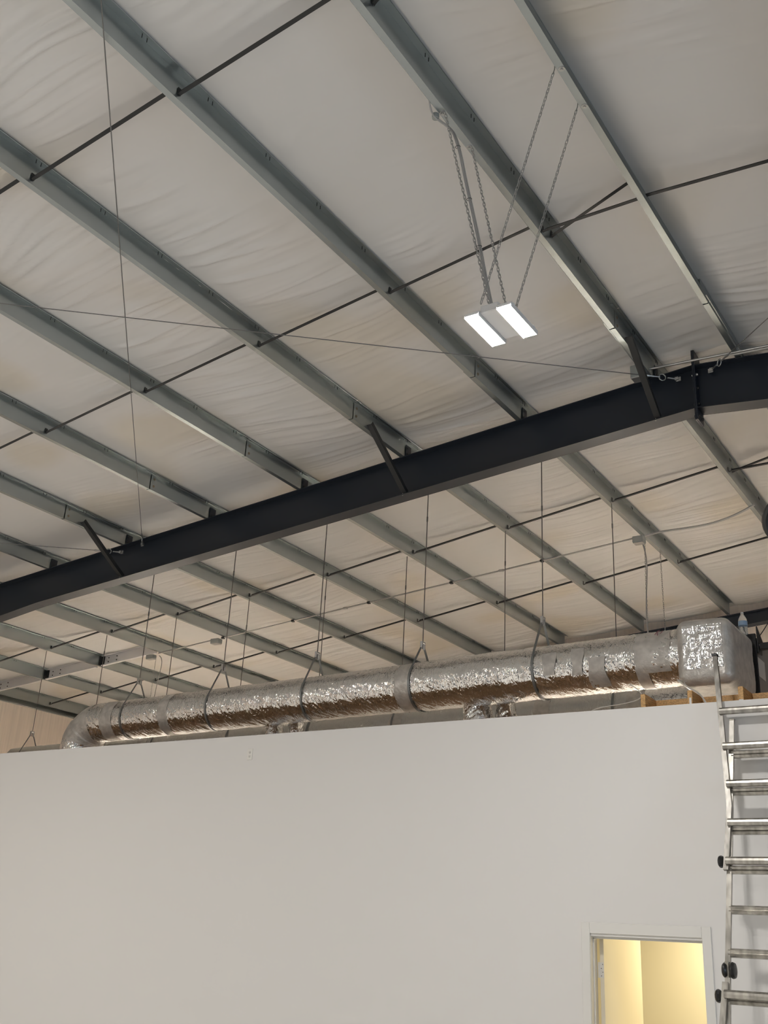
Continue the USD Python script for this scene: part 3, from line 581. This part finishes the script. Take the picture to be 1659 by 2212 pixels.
# ------------------------------------------------------------------ air handler beside the plenum
o = thing('air_handler', 'grey sheet-metal air handler cabinet behind the foil plenum with a paper label', 'air handler', (-2.7, 11.0, 2.1))
put('cabinet', MB().bbox((-2.96, 10.26, 2.12), (-2.455, 11.38, 2.93), .006), 'cabinet_steel', o)
put('flange', MB().bbox((-2.975, 10.235, 2.14), (-2.44, 10.262, 2.945), .003), 'black_steel', o)
put('paper_label', MB().box((-2.455, 10.29, 2.54), (-2.4515, 10.56, 2.73)), 'paper', o)
o = thing('support_bracket', 'black steel bracket and bar sticking out beside the air handler', 'bracket', (-2.4, 10.3, 2.8))
put('gusset', MB().prism([(0, 0), (.26, 0), (0, .16)], (-2.435, 10.26, 2.86), (0, 1, 0), (0, 0, 1), (.012, 0, 0)), 'black_steel', o)
put('bar', MB().bbox((-2.425, 10.30, 2.80), (-1.2, 10.36, 2.865), .004), 'black_steel', o)
put('plate', MB().bbox((-2.439, 10.262, 2.76), (-2.425, 10.40, 2.88), .003), 'black_steel', o)
for y in (10.30, 10.37): put('bolt', MB().bolt((-2.43, y, 2.84), (1, 0, 0), .012, .012), 'zinc', o)
o = thing('water_bottle', 'clear plastic water bottle with a blue label standing on the foil plenum', 'bottle', (-2.52, 10.16, 2.905))
bx_, by_, bz_ = -2.515, 10.10, 2.906
put('bottle', MB().lathe([(0, .0), (.037, .0), (.042, .006), (.040, .04), (.043, .05), (.040, .06), (.043, .09), (.042, .13), (.037, .155), (.022, .185), (.0145, .195), (.0145, .205), (0, .205)], (bx_, by_, bz_), (0, 0, 1), 28), 'bottle_plastic', o, smooth=40)
put('label', MB().lathe([(.0437, .085), (.0437, .128)], (bx_, by_, bz_), (0, 0, 1), 28), 'blue_label', o, smooth=True)
put('cap', MB().lathe([(0, .222), (.0135, .222), (.015, .219), (.015, .204), (0, .204)], (bx_, by_, bz_), (0, 0, 1), 24), 'plate_plastic', o, smooth=30)
# ------------------------------------------------------------------ lumber frame on the partition top
o = thing('lumber_frame', 'open pine lumber frame on top of the partition under the foil plenum', 'lumber frame', (-2.5, 8.8, 1.94))
for x in (-3.07, -2.662, -2.24, -1.83): put('joist', MB().bbox((x - .021, 8.745, 1.80), (x + .021, 9.62, 2.082), .003), 'lumber', o)
for a, c in ((-3.048, -2.684), (-2.640, -2.262), (-2.218, -1.852)): put('blocking', MB().bbox((a, 9.02, 1.80), (c, 9.06, 2.080), .003), 'lumber', o)
put('paint_drip', MB().bbox((-2.668, 8.743, 1.93), (-2.650, 8.7455, 2.02), .001), 'drip', o)
put('paint_drip', MB().bbox((-2.258, 8.742, 1.93), (-2.222, 8.7455, 1.975), .001), 'drip', o)
o = thing('white_cable', 'thin white cable drooping over the partition top beside the lumber frame', 'cable', (-3.3, 9.0, 2.0))
put('cable', MB().tube(smooth_path([(-3.60, 8.72, 1.93), (-3.45, 8.85, 2.02), (-3.3, 8.95, 2.06), (-3.17, 9.0, 2.13), (-3.21, 9.02, 2.19), (-3.3, 9.1, 2.26)]), .0045, 6), 'white_cable', o, smooth=True)
o = thing('white_cable', 'pair of white cables falling from the plenum into the lumber frame', 'cable', (-2.8, 9.0, 2.2))
put('cable', MB().tube(smooth_path([(-2.86, 9.2, 2.28), (-2.79, 9.0, 2.20), (-2.70, 8.95, 2.14), (-2.60, 8.85, 2.06), (-2.53, 8.80, 1.95)]), .005, 6), 'white_cable', o, smooth=True)
put('second_cable', MB().tube(smooth_path([(-2.82, 9.2, 2.27), (-2.77, 9.02, 2.19), (-2.72, 8.96, 2.145), (-2.62, 8.87, 2.07), (-2.55, 8.80, 1.95)]), .004, 6), 'white_cable', o, smooth=True)
o = thing('hanging_wire', 'thin dark wire sagging in front of the end wall above the air handler', 'wire', (-2.7, 12, 3.4))
put('wire', MB().tube(smooth_path([(-2.90, 12.0, 3.10), (-2.85, 12, 3.37), (-2.79, 12, 3.445), (-2.70, 12, 3.57), (-2.4, 12, 4.2), (-2.2, 12, 5.3)]), .005, 6), 'dark_steel', o, smooth=True)
# round fixture at the picture's edge
fc = np.array((-1.463, 7.5, 2.965)); ax = np.array((.12, -.82, -.56)); ax /= np.linalg.norm(ax)
o = thing('round_fixture', 'round black-rimmed fixture with a pale face, cut by the picture edge', 'fixture', fc)
put('rim', MB().lathe([(.15, .0), (.158, .028), (.175, .036), (.196, .028), (.205, .0), (.198, -.035), (.16, -.06), (.06, -.10), (0, -.11)], fc, ax, 48), 'black_plastic', o, smooth=40)
put('face', MB().lathe([(.152, .006), (.10, .014), (0, .018)], fc, ax, 48), 'pale_glass', o, smooth=True)
put('stem', MB().cyl(fc - ax * .08, fc + np.array((.02, .25, 2.25)), .012, 10), 'black_plastic', o)
# ------------------------------------------------------------------ folding multi-position ladder leaning on the partition
TL = .25
def lp(x, z, out=0.): return np.array((x, 8.58 - (ZW - z) * TL - out, z + out * TL))   # a point on the ladder's front plane, "out" toward the camera
ldr = thing('ladder', 'scuffed aluminium multi-position ladder leaning on the white partition past the door', 'ladder', lp(-2.1, -E))
XC = -2.085
inx = lambda z: -2.328 + .020 * max(z, -.1)
outx = lambda z: (-2.335 + .055 * (z - .55)) if z < 1.07 else (-2.306 - .093 * (z - 1.07))
def rail(fx, zs, w, depth, mirror, out=0., m_='aluminium', name='rail'):
    b = MB(); zs = list(zs)
    for z0, z1_ in zip(zs[:-1], zs[1:]):
        a, c = lp(fx(z0), z0, out), lp(fx(z1_), z1_, out)
        xa0, xc0 = fx(z0), fx(z1_); D = np.array((0, depth, -depth * TL)) / math.hypot(1, TL)
        if mirror: a[0], c[0] = 2 * XC - xa0, 2 * XC - xc0; s = -w
        else: s = w
        S = np.array((s, 0, 0))
        q = [a, a + S, a + S + D, a + D, c, c + S, c + S + D, c + D]
        if s < 0: q = [q[1], q[0], q[3], q[2], q[5], q[4], q[7], q[6]]
        b.hexa(q)
    return put(name, b, m_, ldr)
def rung(z, xa, xb, h, depth, out, kind):
    c = (lp(xa, z, out) + lp(xb, z, out)) / 2; N = np.array((0, -1, TL)) / math.hypot(1, TL); Uz = np.array((0, TL, 1)) / math.hypot(1, TL); X = np.array((1., 0, 0)); b = MB(); hl = (xb - xa) / 2
    if kind == 'outer': prof = [(0, -h / 2), (depth * .7, -h / 2), (depth, -h * .1), (depth, h * .2), (depth * .6, h / 2), (0, h / 2)]
    else: prof = [(0, -h / 2), (depth * .55, -h / 2), (depth, -h * .25), (depth * .7, 0), (depth, h * .25), (depth * .55, h / 2), (0, h / 2)]
    b.prism([(p[0], p[1]) for p in prof], c - X * hl - N * depth / 2, N, Uz, X * 2 * hl)
    put('rung', b, 'aluminium', ldr)
for mr in (False, True):
    rail(inx, (-E + .3, -.12), .036, .03, mr, 0, 'aluminium', 'inner_rail'); rail(inx, (-.02, .8, 1.775), .036, .03, mr, 0, 'aluminium', 'inner_rail')
    rail(outx, (.60, 1.07, 1.6, 2.335), .038, .036, mr, .034, 'aluminium_dull', 'outer_rail')
    rail(lambda z: -2.341 + .0745 * (z + .2), (-E, -.155), .040, .036, mr, .034, 'aluminium', 'outer_rail')
    sgn = -1 if mr else 1
    mx = lambda x: 2 * XC - x if mr else x
    e = lp(mx(outx(2.335) + .019), 2.335, .018); put('end_cap', MB().bbox(e - (.024, .026, .012), e + (.024, .026, .012), .004), 'black_plastic', ldr)
    e = lp(mx(inx(1.775) + .018), 1.775, -.015); put('end_cap', MB().bbox(e - (.021, .019, .008), e + (.021, .019, .008), .003), 'aluminium_dark', ldr)
    e = lp(mx(inx(-.07) + .018), -.07, -.012)
    put('hinge_knob', MB().lathe([(0, -.030), (.040, -.030), (.050, -.018), (.050, -.006), (.040, .004), (0, .004)], e - (sgn * .03, 0, 0), (-sgn, 0, 0), 20), 'black_plastic', ldr, smooth=30)
    put('hinge_knob', MB().lathe([(0, .0), (.052, .0), (.056, .010), (.05, .026), (.03, .032), (0, .032)], e + (sgn * .026, 0, 0), (sgn, 0, 0), 20), 'black_plastic', ldr, smooth=30)
    put('hinge', MB().bbox(e - (.015, .02, .06), e + (.015, .014, .06), .004).bbox(e - (.024, .008, .045), e + (.026, .02, .045), .004), 'aluminium_dark', ldr)
    for zk in (.66, -.245):
        e = lp(mx((outx(.66) if zk > 0 else -2.345)), zk, .02)
        put('lock_knob', MB().lathe([(0, .040), (.030, .040), (.042, .032), (.045, .020), (.040, .006), (.024, .002), (0, .0)], e, (-sgn, 0, 0), 10), 'black_plastic', ldr)
zo = [.66, .94, 1.235, 1.535, 1.825]
for z in zo: rung(z, outx(z) + .02, 2 * XC - outx(z) - .02, .054, .032, .049, 'outer')
for z in (-.235, -.53, -.82, -1.11, -1.40): rung(z, -2.32, 2 * XC + 2.32, .054, .032, .049, 'outer')
for z in (-.255, .045, .335, .615, .90, 1.195, 1.49): rung(z, inx(z) + .02, 2 * XC - inx(z) - .02, .060, .032, -.012, 'inner')
rv = MB()
for z in zo + [-.235, -.53]:
    for q in (.012, -.014):
        x = (outx(z) if z > .5 else -2.343) + .018; rv = MB().cyl(lp(x, z + q, .034), lp(x, z + q, .040), .006, 8); put('rivet', rv, 'aluminium_dark', ldr)
